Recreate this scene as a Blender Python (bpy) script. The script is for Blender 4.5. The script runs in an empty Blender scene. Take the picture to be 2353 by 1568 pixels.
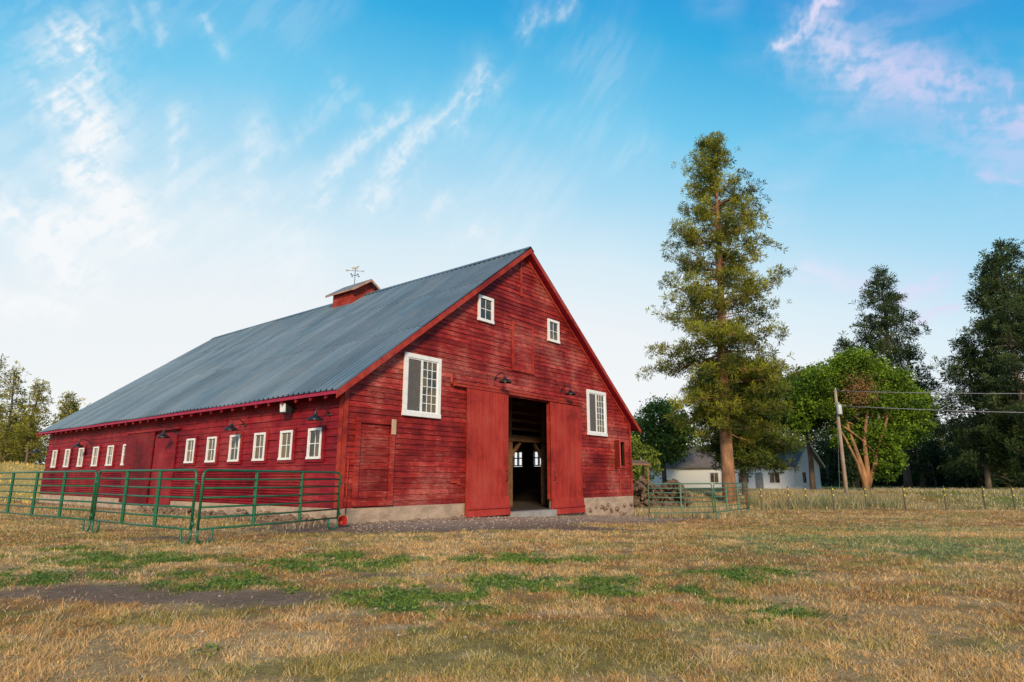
import bpy, math, random
import numpy as np
from mathutils import Vector, Matrix
random.seed(7); rng=np.random.default_rng(7)
scene=bpy.context.scene
V=Vector
# ------------------------------------------------------------ helpers
def new_mat(name):
    m=bpy.data.materials.new(name); m.use_nodes=True
    nt=m.node_tree; nt.nodes.clear()
    out=nt.nodes.new('ShaderNodeOutputMaterial'); b=nt.nodes.new('ShaderNodeBsdfPrincipled')
    nt.links.new(b.outputs[0],out.inputs[0]); return m,nt,b,out
def N(nt,t,**k):
    n=nt.nodes.new(t)
    for a,v in k.items(): setattr(n,a,v)
    return n
def noise(nt,vec,scale,detail=4,rough=.6):
    n=N(nt,'ShaderNodeTexNoise'); n.inputs['Scale'].default_value=scale; n.inputs['Detail'].default_value=detail
    n.inputs['Roughness'].default_value=rough
    if vec is not None: nt.links.new(vec,n.inputs['Vector'])
    return n
def mapr(nt,val,a,b,c=0.0,d=1.0,smooth=False):
    n=N(nt,'ShaderNodeMapRange')
    if smooth: n.interpolation_type='SMOOTHSTEP'
    nt.links.new(val,n.inputs[0]); 
    for i,x in zip((1,2,3,4),(a,b,c,d)): n.inputs[i].default_value=x
    return n.outputs[0]
def mixc(nt,fac,a,b,mode='MIX'):
    n=N(nt,'ShaderNodeMix',data_type='RGBA',blend_type=mode)
    if isinstance(fac,(int,float)): n.inputs[0].default_value=fac
    else: nt.links.new(fac,n.inputs[0])
    for i,x in ((6,a),(7,b)):
        if isinstance(x,tuple): n.inputs[i].default_value=(*x[:3],1)
        else: nt.links.new(x,n.inputs[i])
    return n.outputs[2]
def objvec(nt,scale=(1,1,1)):
    tc=N(nt,'ShaderNodeTexCoord'); mp=N(nt,'ShaderNodeMapping'); mp.inputs['Scale'].default_value=scale
    nt.links.new(tc.outputs['Object'],mp.inputs[0]); return mp.outputs[0]
def bump(nt,b,h,strength=.3,dist=.02):
    n=N(nt,'ShaderNodeBump'); n.inputs['Strength'].default_value=strength; n.inputs['Distance'].default_value=dist
    nt.links.new(h,n.inputs['Height']); nt.links.new(n.outputs[0],b.inputs['Normal'])
def simple(name,c1,c2=None,rough=.6,metal=0.0,sc=3,vs=(1,1,1),bmp=.2,bd=.01,lo=.35,hi=.65):
    m,nt,b,o=new_mat(name)
    c2=c2 or tuple(x*.7 for x in c1)
    v=objvec(nt,vs); n=noise(nt,v,sc,4)
    nt.links.new(mixc(nt,mapr(nt,n.outputs[0],lo,hi),c1,c2),b.inputs['Base Color'])
    b.inputs['Roughness'].default_value=rough; b.inputs['Metallic'].default_value=metal
    if bmp: 
        n2=noise(nt,v,sc*6,3); bump(nt,b,n2.outputs[0],bmp,bd)
    return m
def paint(name,base,dark,chip,vs=(.7,.7,8),chipamt=.56,chipf=.6,rough=.62,fade=(.42,.075,.06)):
    m,nt,b,o=new_mat(name)
    v=objvec(nt,vs); v1=objvec(nt,(1,1,1))
    n1=noise(nt,v,1.3,6,.7); n2=noise(nt,v1,.45,5,.65); n3=noise(nt,v,3.2,7,.78)
    c=mixc(nt,mapr(nt,n1.outputs[0],.42,.60),base,dark)
    c=mixc(nt,mapr(nt,n2.outputs[0],.49,.64,0,.6),c,fade)
    c=mixc(nt,mapr(nt,n2.outputs[0],.48,.36,0,.75),c,tuple(x*.55 for x in dark))
    ca=N(nt,'ShaderNodeMath',operation='ADD'); nt.links.new(n3.outputs[0],ca.inputs[0])
    nt.links.new(mapr(nt,n2.outputs[0],.35,.65,-.08,.08),ca.inputs[1])
    ch=mapr(nt,ca.outputs[0],chipamt,chipamt+.07,0,chipf)
    c=mixc(nt,ch,c,chip)
    at=N(nt,'ShaderNodeAttribute',attribute_name='col'); c=mixc(nt,1.0,c,at.outputs['Color'],'MULTIPLY')
    nt.links.new(c,b.inputs['Base Color']); b.inputs['Roughness'].default_value=rough
    b.inputs['Specular IOR Level'].default_value=.2
    bump(nt,b,n3.outputs[0],.6,.014); return m
class MB:
    def __init__(s): s.v=[];s.f=[];s.m=[];s.c=[];s.col=(1,1,1);s.sm=[];s.smooth=False
    def poly(s,pts,m=0):
        i=len(s.v); s.v+= [tuple(p) for p in pts]; s.c+=[s.col]*len(pts); s.f.append(tuple(range(i,i+len(pts)))); s.m.append(m); s.sm.append(s.smooth)
    def hexa(s,p,m=0):
        i=len(s.v); s.v+=[tuple(q) for q in p]; s.c+=[s.col]*8
        for f in ((0,3,2,1),(4,5,6,7),(0,1,5,4),(1,2,6,5),(2,3,7,6),(3,0,4,7)):
            s.f.append(tuple(i+k for k in f)); s.m.append(m); s.sm.append(False)
    def box(s,x0,x1,y0,y1,z0,z1,m=0):
        s.hexa([(x0,y0,z0),(x1,y0,z0),(x1,y1,z0),(x0,y1,z0),(x0,y0,z1),(x1,y0,z1),(x1,y1,z1),(x0,y1,z1)],m)
    def beam(s,a,b,w,h,m=0,up=V((0,0,1))):
        a=V(a);b=V(b);d=(b-a).normalized(); u=d.cross(up)
        if u.length<1e-3:u=d.cross(V((1,0,0)))
        u.normalize(); n=u.cross(d); u=u*w/2; n=n*h/2
        s.hexa([a-u-n,a+u-n,b+u-n,b-u-n,a-u+n,a+u+n,b+u+n,b-u+n],m)
    def tube(s,pts,r,seg=8,m=0,cap=True):
        pts=[V(p) for p in pts]; rr=r if isinstance(r,(list,tuple)) else [r]*len(pts); i0=len(s.v)
        for k,p in enumerate(pts):
            d=(pts[min(k+1,len(pts)-1)]-pts[max(k-1,0)]).normalized()
            if k==0:
                u=d.cross(V((0,0,1)));  u=u if u.length>.05 else d.cross(V((1,0,0)))
            else: u=pu-d*pu.dot(d)
            u.normalize(); pu=u; w=d.cross(u)
            for j in range(seg):
                a=2*math.pi*j/seg; s.v.append(tuple(p+(u*math.cos(a)+w*math.sin(a))*rr[k])); s.c.append(s.col)
        for k in range(len(pts)-1):
            for j in range(seg):
                a=i0+k*seg+j;b=i0+k*seg+(j+1)%seg; s.f.append((a,b,b+seg,a+seg)); s.m.append(m); s.sm.append(True)
        if cap:
            s.f.append(tuple(i0+j for j in range(seg))[::-1]); s.m.append(m); s.sm.append(False)
            e=i0+(len(pts)-1)*seg; s.f.append(tuple(e+j for j in range(seg))); s.m.append(m); s.sm.append(False)
    def lathe(s,c,prof,seg=20,m=0,M=None):
        i0=len(s.v)
        for r,z in prof:
            for j in range(seg):
                a=2*math.pi*j/seg; p=V((r*math.cos(a),r*math.sin(a),z))
                if M is not None:p=M@p
                s.v.append(tuple(V(c)+p)); s.c.append(s.col)
        for k in range(len(prof)-1):
            for j in range(seg):
                a=i0+k*seg+j;b=i0+k*seg+(j+1)%seg; s.f.append((a,b,b+seg,a+seg)); s.m.append(m); s.sm.append(True)
    def obj(s,name,mats,parent=None,loc=None):
        me=bpy.data.meshes.new(name); me.from_pydata(s.v,[],s.f); 
        for mm in mats: me.materials.append(mm)
        me.polygons.foreach_set('material_index',s.m); me.polygons.foreach_set('use_smooth',s.sm)
        ca=me.color_attributes.new('col','FLOAT_COLOR','POINT')
        a=np.ones((len(s.v),4),dtype=np.float32); a[:,:3]=np.array(s.c,dtype=np.float32).reshape(-1,3); ca.data.foreach_set('color',a.ravel())
        me.update(); ob=bpy.data.objects.new(name,me); scene.collection.objects.link(ob)
        if parent: ob.parent=parent
        if loc: ob.location=loc
        return ob
def tri_mesh(name,P,C,mats,parent=None):
    n=len(P); me=bpy.data.meshes.new(name)
    vv=P.reshape(-1,3).astype(np.float32); cc=np.ones((n*3,4),np.float32); cc[:,:3]=np.repeat(C,3,axis=0)
    me.vertices.add(n*3); me.vertices.foreach_set('co',vv.ravel())
    me.loops.add(n*3); me.loops.foreach_set('vertex_index',np.arange(n*3,dtype=np.int32))
    me.polygons.add(n); me.polygons.foreach_set('loop_start',np.arange(0,n*3,3,dtype=np.int32))
    me.update(calc_edges=True)
    ca=me.color_attributes.new('col','FLOAT_COLOR','POINT'); ca.data.foreach_set('color',cc.ravel())
    for mm in mats: me.materials.append(mm)
    ob=bpy.data.objects.new(name,me); scene.collection.objects.link(ob)
    if parent: ob.parent=parent
    return ob
def grid_mesh(name,X,Y,Z,C,A=None):
    ny,nx=X.shape; me=bpy.data.meshes.new(name)
    idx=np.arange(nx*ny).reshape(ny,nx); q=np.stack([idx[:-1,:-1],idx[:-1,1:],idx[1:,1:],idx[1:,:-1]],-1).reshape(-1,4)
    me.vertices.add(nx*ny); me.vertices.foreach_set('co',np.stack([X,Y,Z],-1).astype(np.float32).ravel())
    me.loops.add(q.size); me.loops.foreach_set('vertex_index',q.ravel().astype(np.int32)); me.polygons.add(len(q))
    me.polygons.foreach_set('loop_start',np.arange(0,q.size,4,dtype=np.int32)); me.update(calc_edges=True)
    me.polygons.foreach_set('use_smooth',np.ones(len(q),bool))
    ca=me.color_attributes.new('col','FLOAT_COLOR','POINT'); cc=np.ones((nx*ny,4),np.float32); cc[:,:3]=C.reshape(-1,3); ca.data.foreach_set('color',cc.ravel())
    if A is not None:
        ca=me.color_attributes.new('cirrus','FLOAT_COLOR','POINT'); cc=np.ones((nx*ny,4),np.float32); cc[:,:3]=A.reshape(-1,1); ca.data.foreach_set('color',cc.ravel())
    ob=bpy.data.objects.new(name,me); scene.collection.objects.link(ob); return ob
def empty(name,loc=(0,0,0),rz=0):
    e=bpy.data.objects.new(name,None); scene.collection.objects.link(e); e.location=loc; e.rotation_euler=(0,0,rz); e.empty_display_size=.3; return e
_tab=rng.random((256,256))
def vn(x,y):
    xi=np.floor(x).astype(int); yi=np.floor(y).astype(int); fx=x-xi; fy=y-yi
    fx=fx*fx*(3-2*fx); fy=fy*fy*(3-2*fy)
    a=_tab[xi%256,yi%256];b=_tab[(xi+1)%256,yi%256];c=_tab[xi%256,(yi+1)%256];d=_tab[(xi+1)%256,(yi+1)%256]
    return (a*(1-fx)+b*fx)*(1-fy)+(c*(1-fx)+d*fx)*fy
def fbm(x,y,o=4,g=.55):
    t=0;a=.5;n=0
    for i in range(o):
        ca,sa=math.cos(.6*i),math.sin(.6*i)
        t=t+a*vn((x*ca-y*sa)*2**i+17.3*i,(x*sa+y*ca)*2**i+5.1*i); n+=a; a*=g
    return t/n
def sfbm(x,y,o=4,g=.55):
    t=0;a=.5;n=0
    for i in range(o):
        t=t+a*vn(x*2**i+17.3*i,y*2**i+5.1*i); n+=a; a*=g
    return t/n
def sst(x,a,b):
    t=np.clip((x-a)/(b-a),0,1); return t*t*(3-2*t)
# ------------------------------------------------------------ terrain
def hgt(x,y):
    x=np.asarray(x,float); y=np.asarray(y,float)
    h=-.62*np.clip((x+5.9)/13,0,1)**1.8*sst(y,13,30)
    h=h+ 1.0*sst(y,46,58)*sst(x,6,14)
    h=h+3.2*sst(y,44,72)*sst(-x,38,58)
    h=h+6*sst(y,100,190)*sst(x,40,120)+3*sst(y,90,170)*sst(x,10,40)
    h=h+.05*(fbm(x*.35,y*.35,3)-.5)*sst(np.hypot(x+5,y-30),0,5)+.03*(fbm(x*1.5,y*1.5,3)-.5)
    return h
def G(x,y,cx,cy,sx,sy,w=1.0): return w*np.exp(-(((x-cx)/sx)**2+((y-cy)/sy)**2))
def ground_col(x,y):
    n1=fbm(x*1.7,y*1.7,5,.75); n2=fbm(x*.3+9,y*.3+3,5,.7); n3=fbm(x*3.1+4,y*3.1,3,.8); n4=fbm(x*.55+40,y*1.1+20,6,.72)
    tan=np.stack([.61+0*x,.395+0*x,.18+0*x],-1); br=np.stack([.46+0*x,.255+0*x,.10+0*x],-1)
    f=sst(n2,.42,.58)[...,None]; c=tan*(1-f)+br*f
    pale=np.array([.76,.56,.31]); f=(sst(n1,.54,.66)*.6)[...,None]; c=c*(1-f)+pale*f
    f=(sst(n4,.51,.60)*.58)[...,None]; c=c*(1-f)+np.array([.27,.265,.07])*f
    g=G(x,y,-7.4,9.6,1.3,1.0,.8)+G(x,y,-5.0,10.2,1.3,.7)+G(x,y,-4.1,9.2,1.0,.5)+G(x,y,-1.5,8.6,1.2,.9)+G(x,y,-.3,9.9,1.0,.7,.8)+G(x,y,1.3,9.4,1.2,.8,.8)+G(x,y,-4.5,12.3,2.8,1.0,.75)+G(x,y,0,12.4,2.6,.9,.7)+G(x,y,-.9,7.2,1.1,.7,.5)+G(x,y,3,7.6,2,1.2,.5)+G(x,y,-2.7,11,1.2,.8,.7)+G(x,y,-8,12,2,1.3,.7)+G(x,y,-10,14,3,1.2,.5)+G(x,y,4,10.5,2,1.2,.5)+G(x,y,-3,6,1,.6,.45)
    hi=fbm(x*2.3+3,y*2.3+8,4,.7)
    f=(sst(g*(hi-.26)*2.7+(n4-.6)*.5,.28,.50)*.9)[...,None]; c=c*(1-f)+np.array([.14,.23,.045])*f; gm=f[...,0]
    g2=G(x,y,10,16.5,5,3.2,1.2)+G(x,y,7,21,3,2.5,.6)+G(x,y,16,27,8,5,.8)+G(x,y,6,13,5,1.5,.5)
    f=(sst(g2*(hi-.2)*2.3,.2,.7)*.8)[...,None]; c=c*(1-f)+np.array([.17,.26,.10])*f
    f=(sst(x,30,38)*sst(y,42,48)*.7)[...,None]; c=c*(1-f)+np.array([.16,.27,.05])*f
    f=(sst(-x,24,40)*sst(y,36,50))[...,None]; c=c*(1-f)+np.array([.76,.54,.17])*f
    ls=(x+5.88)*.627+(y-21.7)*.779; lt=-(x+5.88)*.779+(y-21.7)*.627
    near=sst(lt,-6.0,-1.6)*sst(ls,-1,2)*(1-sst(ls,20,24))
    d=G(x,y,-5.9,8.9,1.8,.8,1.0)+G(x,y,-3.3,8.5,1.6,.8,1.0)+G(x,y,-6.5,10.6,1.8,.8,.75)+near*1.7*(lt<1)+G(x,y,-5.5,20.0,3.6,2.3,1.0)+G(x,y,1,22.0,6,2.4,1.0)+G(x,y,-2.4,10.3,1.2,.5,.7)+G(x,y,-9,16.5,2.5,1,.7)+G(x,y,-7,7.3,1.5,.5,.5)
    d=d+np.where((ls<.2)&(ls>-3)&(lt>-2),1.0*sst(ls,-2.6,-.3),0)
    f=(sst(d*(.35+1.1*hi),.40,.70))[...,None]*(1-gm[...,None]); c=c*(1-f)+(np.array([.33,.225,.15])*(1-near[...,None])+np.array([.50,.385,.285])*near[...,None])*f
    return c*(.68+.62*n3[...,None]),f[...,0],gm
def axis(lo,a,b,hi,st,gr=1.13):
    l=list(np.arange(a,b,st)); s=st; x=l[-1]
    while x<hi: s*=gr; x+=s; l.append(x)
    s=st; x=a; p=[]
    while x>lo: s*=gr; x-=s; p.append(x)
    return np.array(p[::-1]+l)
gx=axis(-3000,-26,34,3000,.16); gy=axis(-300,2,48,4000,.16)
X,Y=np.meshgrid(gx,gy); Z=hgt(X,Y); C,_,_=ground_col(X,Y)
ground=grid_mesh('ground',X,Y,Z,C)
m,nt,b,o=new_mat('ground_dry_grass'); at=N(nt,'ShaderNodeAttribute',attribute_name='col'); v=objvec(nt)
n1=noise(nt,v,9,5,.75); n2=noise(nt,v,38,3,.75)
c=mixc(nt,mapr(nt,n1.outputs[0],.35,.65,0,.8),mixc(nt,1,at.outputs['Color'],(1.15,1.15,1.12),'MULTIPLY'),mixc(nt,1,at.outputs['Color'],(.6,.55,.5),'MULTIPLY'))
c=mixc(nt,mapr(nt,n2.outputs[0],.4,.62,0,.65),c,mixc(nt,1,c,(.45,.43,.38),'MULTIPLY'))
nt.links.new(c,b.inputs['Base Color']); b.inputs['Roughness'].default_value=.95; b.inputs['Specular IOR Level'].default_value=.05; bump(nt,b,n2.outputs[0],.8,.035)
ground.data.materials.append(m)
def leafmat(name,tr=.35,sp=.15):
    m,nt,b,o=new_mat(name); at=N(nt,'ShaderNodeAttribute',attribute_name='col')
    nt.links.new(at.outputs['Color'],b.inputs['Base Color']); b.inputs['Roughness'].default_value=.7; b.inputs['Specular IOR Level'].default_value=sp
    t=N(nt,'ShaderNodeBsdfTranslucent'); nt.links.new(at.outputs['Color'],t.inputs[0]); mx=N(nt,'ShaderNodeMixShader'); mx.inputs[0].default_value=tr
    nt.links.new(b.outputs[0],mx.inputs[1]); nt.links.new(t.outputs[0],mx.inputs[2]); nt.links.new(mx.outputs[0],o.inputs[0]); return m
GRASS=leafmat('grass_blades_mat',.4,.08); LEAF=leafmat('leaf_mat',.35,.2); NEEDLE=leafmat('needle_mat',.35,.10)
def inbarn(x,y,mg=.15):
    ls=(x+5.88)*.627+(y-21.7)*.779; lt=-(x+5.88)*.779+(y-21.7)*.627
    return (ls>-mg)&(ls<20.7+mg)&(lt>-mg)&(lt<32+mg)
def blades(x,y,h,w,col,lean=.5):
    n=len(x); z=hgt(x,y); a=rng.random(n)*2*np.pi; l=h*lean*rng.random(n); b_=rng.random(n)*2*np.pi
    bx=np.cos(a)*w/2; by=np.sin(a)*w/2
    P=np.empty((n,3,3)); P[:,0]=np.stack([x-bx,y-by,z-.01],-1); P[:,1]=np.stack([x+bx,y+by,z-.01],-1)
    P[:,2]=np.stack([x+np.cos(b_)*l,y+np.sin(b_)*l,z+h],-1); return P,col
n=520000
y=4.0*(44/4.0)**rng.random(n); x=(rng.random(n)*2-1)*(.9*y+1)
c,dirt,gm=ground_col(x,y)
clump=fbm(x*3.5,y*3.5,4,.7)
keep=(~inbarn(x,y,.3))&(rng.random(n)>dirt*.97)&(rng.random(n)<(.12+1.3*sst(clump,.40,.56)))
x,y,c,gm,clump=x[keep],y[keep],c[keep],gm[keep],clump[keep]; n=len(x)
h=(.018+.03*rng.random(n)+.06*sst(clump,.5,.68)*rng.random(n)**1.5)*(1-.2*gm)*(.85+y*.016); w=(.005+.007*rng.random(n))*(y/5)**.8*(1+1.3*gm)
k=.65+.85*rng.random(n); c=c*k[:,None]*np.array([1.22,1.16,1.02]); straw=rng.random(n)<.15; c[straw&(gm<.5)]=np.array([.84,.65,.38])
gr=(rng.random(n)<.12); c[gr]=c[gr]*.35+np.array([.16,.24,.05])*.65
parts=[blades(x,y,h,w,c,2.0)]
def strip(n,fx,fy,hh,cols,ww=.02,thr=(.35,.6),base=.1):
    x=fx(n); y=fy(n); k=~inbarn(x,y,.1); x,y=x[k],y[k]; n=len(x)
    d=fbm(x*.6,y*.6,4,.6); k=rng.random(n)<sst(d,*thr)+base; x,y,d=x[k],y[k],d[k]; n=len(x)
    i=rng.integers(0,len(cols),n); c=np.array(cols)[i]*(.7+.7*rng.random(n))[:,None]
    return blades(x,y,hh*(.3+1.6*np.clip(d-.25,0,1)*rng.random(n)*1.3),np.full(n,ww)*(.6+.8*rng.random(n)),c,.9)
dry=[(.62,.46,.26),(.68,.52,.31),(.54,.40,.19),(.34,.34,.14)]
parts.append(strip(36000,lambda n:rng.uniform(10,60,n),lambda n:rng.uniform(44.5,66,n),.28,dry,.06))
parts.append(strip(5200,lambda n:rng.uniform(18,29,n),lambda n:rng.uniform(45,50,n),1.3,[(.26,.30,.13),(.42,.38,.17),(.5,.42,.24)],.05,(.45,.6),0))
parts.append(strip(9000,lambda n:rng.uniform(7,14,n),lambda n:rng.uniform(35,45,n),.45,dry,.05))
parts.append(strip(14000,lambda n:rng.uniform(-75,-30,n),lambda n:rng.uniform(40,75,n),.4,[(.80,.56,.18),(.7,.52,.18),(.5,.44,.13)],.12))
parts.append(strip(8000,lambda n:rng.uniform(-26,-6,n),lambda n:rng.uniform(19,36,n),.22,dry,.03))
tri_mesh('grass',np.concatenate([p for p,_ in parts]),np.concatenate([c for _,c in parts]),[GRASS])
n=60000; x=rng.uniform(-12,6,n); y=rng.uniform(5.5,15,n); c,_,gm=ground_col(x,y); k=(gm>.35)&(rng.random(n)<gm*1.2); x,y=x[k],y[k]; n=len(x)
P=np.empty((n,3,3)); z=hgt(x,y)+.01+.07*rng.random(n)*fbm(x*3,y*3,2)*1.6; s_=.014+.018*rng.random(n); a=rng.random(n)*6.28
for j in range(3): P[:,j]=np.stack([x+np.cos(a+j*2.1)*s_,y+np.sin(a+j*2.1)*s_,z+rng.normal(0,.012,n)],-1)
hue=fbm(x*1.2,y*1.2,2)[:,None]
tri_mesh('weed_patch',P,(np.array([.09,.21,.07])*(1-hue)+np.array([.28,.34,.05])*hue)*(.6+.9*rng.random(n))[:,None],[GRASS])
# ------------------------------------------------------------ materials
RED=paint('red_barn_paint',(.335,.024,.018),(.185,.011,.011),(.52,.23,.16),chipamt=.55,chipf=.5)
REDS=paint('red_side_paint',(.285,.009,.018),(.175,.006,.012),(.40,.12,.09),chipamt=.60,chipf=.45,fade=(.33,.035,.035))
REDD=paint('red_door_paint',(.43,.042,.028),(.33,.027,.02),(.47,.15,.10),vs=(8,8,.5),chipamt=.62,chipf=.4,fade=(.46,.065,.045))
REDT=paint('red_trim_paint',(.41,.043,.022),(.28,.022,.018),(.47,.21,.13),vs=(3,3,3),chipamt=.61,chipf=.5)
CRIM=simple('crimson_soffit',(.42,.008,.06),(.30,.006,.035),.6)
WHITE=simple('white_window_paint',(.82,.81,.79),(.62,.60,.57),.55,0,6,(1,1,1),.2,.005,.5,.8)
BLACK=simple('black_lamp_enamel',(.02,.02,.022),(.035,.035,.035),.35,.3,4)
CONC=simple('old_concrete',(.52,.38,.27),(.34,.24,.17),.9,0,1.6,(1,1,2),.7,.04)
WOOD=simple('aged_timber',(.26,.13,.06),(.15,.075,.036),.8,0,3,(1,1,3),.4)
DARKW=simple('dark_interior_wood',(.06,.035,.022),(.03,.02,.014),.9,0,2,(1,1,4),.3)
ROCK=simple('basalt_rock',(.34,.235,.16),(.16,.11,.08),.95,0,3.5,(1,1,1.5),1.0,.06)
ROCKD=simple('brown_basalt_rock',(.24,.15,.09),(.10,.065,.045),.95,0,3.5,(1,1,1.5),1.0,.06)
SLAB=simple('door_slab_concrete',(.38,.35,.32),(.26,.24,.22),.9,0,2)
m,nt,b,o=new_mat('window_glass'); v=objvec(nt); n_=noise(nt,v,1.3,3)
nt.links.new(mixc(nt,mapr(nt,n_.outputs[0],.42,.58),(.03,.03,.028),(.14,.10,.045)),b.inputs['Base Color']); b.inputs['Roughness'].default_value=.06; b.inputs['Specular IOR Level'].default_value=.6; GLASS=m  # yellowish patches paint reflections into the dark pane colour
bump(nt,b,noise(nt,v,2.0,1).outputs[0],.05,.02)
SCREEN=simple('insect_screen',(.12,.105,.10),(.09,.085,.08),.9,0,8,bmp=0)
m,nt,b,o=new_mat('blue_grey_roof_metal'); at=N(nt,'ShaderNodeAttribute',attribute_name='col'); v=objvec(nt,(.5,1,.5)); na=noise(nt,v,.5,4); nb=noise(nt,objvec(nt,(.3,4,.3)),1.5,5,.7)
c=mixc(nt,mapr(nt,na.outputs[0],.38,.62),(.10,.165,.205),(.155,.215,.25)); c=mixc(nt,mapr(nt,nb.outputs[0],.48,.7,0,.6),c,(.22,.235,.23)); c=mixc(nt,1,c,at.outputs['Color'],'MULTIPLY')
nt.links.new(c,b.inputs['Base Color']); b.inputs['Metallic'].default_value=.25; b.inputs['Roughness'].default_value=.55; ROOF=m
# ------------------------------------------------------------ barn
ANG=math.atan2(.779,.627)
barn=empty('red_barn',(-5.88,21.7,0),ANG)
W=20.7; L=32.0; SL=.7625; EZ=4.76
def wall_rows(mb,P,z0,z1,h,bounds,openings,proud,joint=3.6,var=.22,m=0):
    z=z0
    while z<z1-1e-4:
        zt=min(z+h*random.uniform(.94,1.06),z1); zm=(z+zt)/2
        lo0,hi0=bounds(z); lo1,hi1=bounds(zt)
        if hi1-lo1<.02: lo1=hi1=(lo1+hi1)/2
        segs=[(lo0,hi0)]
        for (a,b_,c_,d_) in openings:
            if zm>c_ and zm<d_:
                ns=[]
                for (p,q_) in segs:
                    if b_<=p or a>=q_: ns.append((p,q_)); continue
                    if a>p: ns.append((p,a))
                    if b_<q_: ns.append((b_,q_))
                segs=ns
        for (p,q_) in segs:
            cuts=[p]; x=p+random.uniform(.6,joint*1.4)
            while x<q_-.7: cuts.append(x); x+=random.uniform(joint*.6,joint*1.5)
            cuts.append(q_)
            for i in range(len(cuts)-1):
                a,b_=cuts[i],cuts[i+1]; g=.005
                at_=a if a!=lo0 else lo1; bt_=b_ if b_!=hi0 else hi1
                at_=max(at_,lo1); bt_=min(bt_,hi1)
                if bt_<at_: at_=bt_=(at_+bt_)/2
                k=1+random.uniform(-var,var); kk=random.uniform(-.03,.03); mb.col=(k,k*(1+kk),k*(1+kk))
                pr=proud*random.uniform(.7,1.3); sa=random.uniform(-.01,.01); sb=random.uniform(-.01,.01)
                mb.poly([P(a+g,z+sa,pr),P(b_-g,z+sb,pr),P(bt_-g,zt+.011,.002),P(at_+g,zt+.011,.002)],m)
                mb.col=(k*.35,k*.35,k*.35)  # underside of each lap darkened, shade line painted into the board colour
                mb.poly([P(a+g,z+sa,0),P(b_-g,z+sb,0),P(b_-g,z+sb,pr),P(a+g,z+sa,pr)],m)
        z=zt
    mb.col=(1,1,1)
PF=lambda u,z,d:(u,-d,z)
PS=lambda u,z,d:(-d,u,z)
PR=lambda u,z,d:(W+d,u,z)
def fb(z): 
    s=max(0,(z-EZ)/SL); return (s,W-s)
mb=MB(); zapex=EZ+SL*W/2
wall_rows(mb,PF,.5,zapex,.205,fb,[(8.7,12.35,0,5.2),(18.95,19.9,2.2,3.6)],.038,var=.28)
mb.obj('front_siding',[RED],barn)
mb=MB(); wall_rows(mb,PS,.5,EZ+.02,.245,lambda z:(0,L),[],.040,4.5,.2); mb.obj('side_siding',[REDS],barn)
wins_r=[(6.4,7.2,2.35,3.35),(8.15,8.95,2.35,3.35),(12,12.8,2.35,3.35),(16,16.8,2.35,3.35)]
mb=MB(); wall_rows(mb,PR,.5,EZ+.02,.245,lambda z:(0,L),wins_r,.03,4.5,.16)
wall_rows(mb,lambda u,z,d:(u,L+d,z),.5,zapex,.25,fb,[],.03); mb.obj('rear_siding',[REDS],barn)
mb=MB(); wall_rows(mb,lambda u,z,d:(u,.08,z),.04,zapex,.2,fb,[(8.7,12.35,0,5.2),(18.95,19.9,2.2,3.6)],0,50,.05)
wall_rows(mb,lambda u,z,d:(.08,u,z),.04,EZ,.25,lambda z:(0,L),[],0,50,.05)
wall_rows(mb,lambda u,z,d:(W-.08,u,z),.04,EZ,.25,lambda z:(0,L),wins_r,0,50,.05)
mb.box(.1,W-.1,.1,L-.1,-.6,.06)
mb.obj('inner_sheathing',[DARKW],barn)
mb=MB()
for s in (8.2,12.9,16.1,4.0): mb.box(s-.14,s+.14,2.9,3.18,.06,3.46)
for s in (8.2,12.9): mb.box(s-.12,s+.12,2.93,3.15,3.81,9)
mb.box(15.98,16.22,2.93,3.15,3.81,7.6)
mb.box(1,19.5,2.85,3.2,3.46,3.8)
for z in (4.1,4.55,5.0,5.5): mb.box(5,17.5,3.16,3.24,z,z+.14)
mb.beam((13.0,3.05,2.6),(13.9,3.05,3.46),.14,.14); mb.beam((16.0,3.05,2.6),(15.1,3.05,3.46),.14,.14)
for t in (7,11): 
    for s in (6,14.6,17.4): mb.box(s-.13,s+.13,t,t+.26,.06,3.7)
    mb.box(3,19.5,t-.02,t+.28,3.7,3.95)
for z in (.5,.9,1.3,1.6): mb.box(14.7,17.2,7.06,7.12,z,z+.14)
mb.obj('interior_timbers',[WOOD],barn)
mb=MB(); mb.box(8.9,12.2,-.5,.09,-.35,.045); mb.obj('door_slab',[SLAB],barn)
mb=MB(); e=.62; t0,t1=-.42,L+.45; ts=[]; t=t0; pitch=.34
prof=[(0,0),(.22,0),(.25,.05),(.31,.05)]
while t<t1-.3:
    for a,b_ in prof: ts.append((t+a,b_))
    t+=pitch
ts.append((t1,0))
nn=math.hypot(1,SL)
for side in (0,1):
    for ci,(f0,f1) in enumerate(((0,.36),(.35,.70),(.69,1.0))):
        i0=len(mb.v); lift=.012*ci+.14
        for j,(tt,hh) in enumerate(ts):
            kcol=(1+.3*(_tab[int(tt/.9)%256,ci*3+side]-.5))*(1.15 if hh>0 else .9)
            for f in (f0,f1):
                s_=-e+(W/2+e)*f; z_=EZ+SL*s_+ (hh+lift)*nn+.02*math.sin(tt*.7+f*3)
                xs=s_ if side==0 else W-s_
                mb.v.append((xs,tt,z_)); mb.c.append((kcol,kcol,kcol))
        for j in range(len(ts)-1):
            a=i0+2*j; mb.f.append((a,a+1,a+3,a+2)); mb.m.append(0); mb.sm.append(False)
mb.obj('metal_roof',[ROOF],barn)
mb=MB()
zr_=zapex+.17*nn+.07
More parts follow.
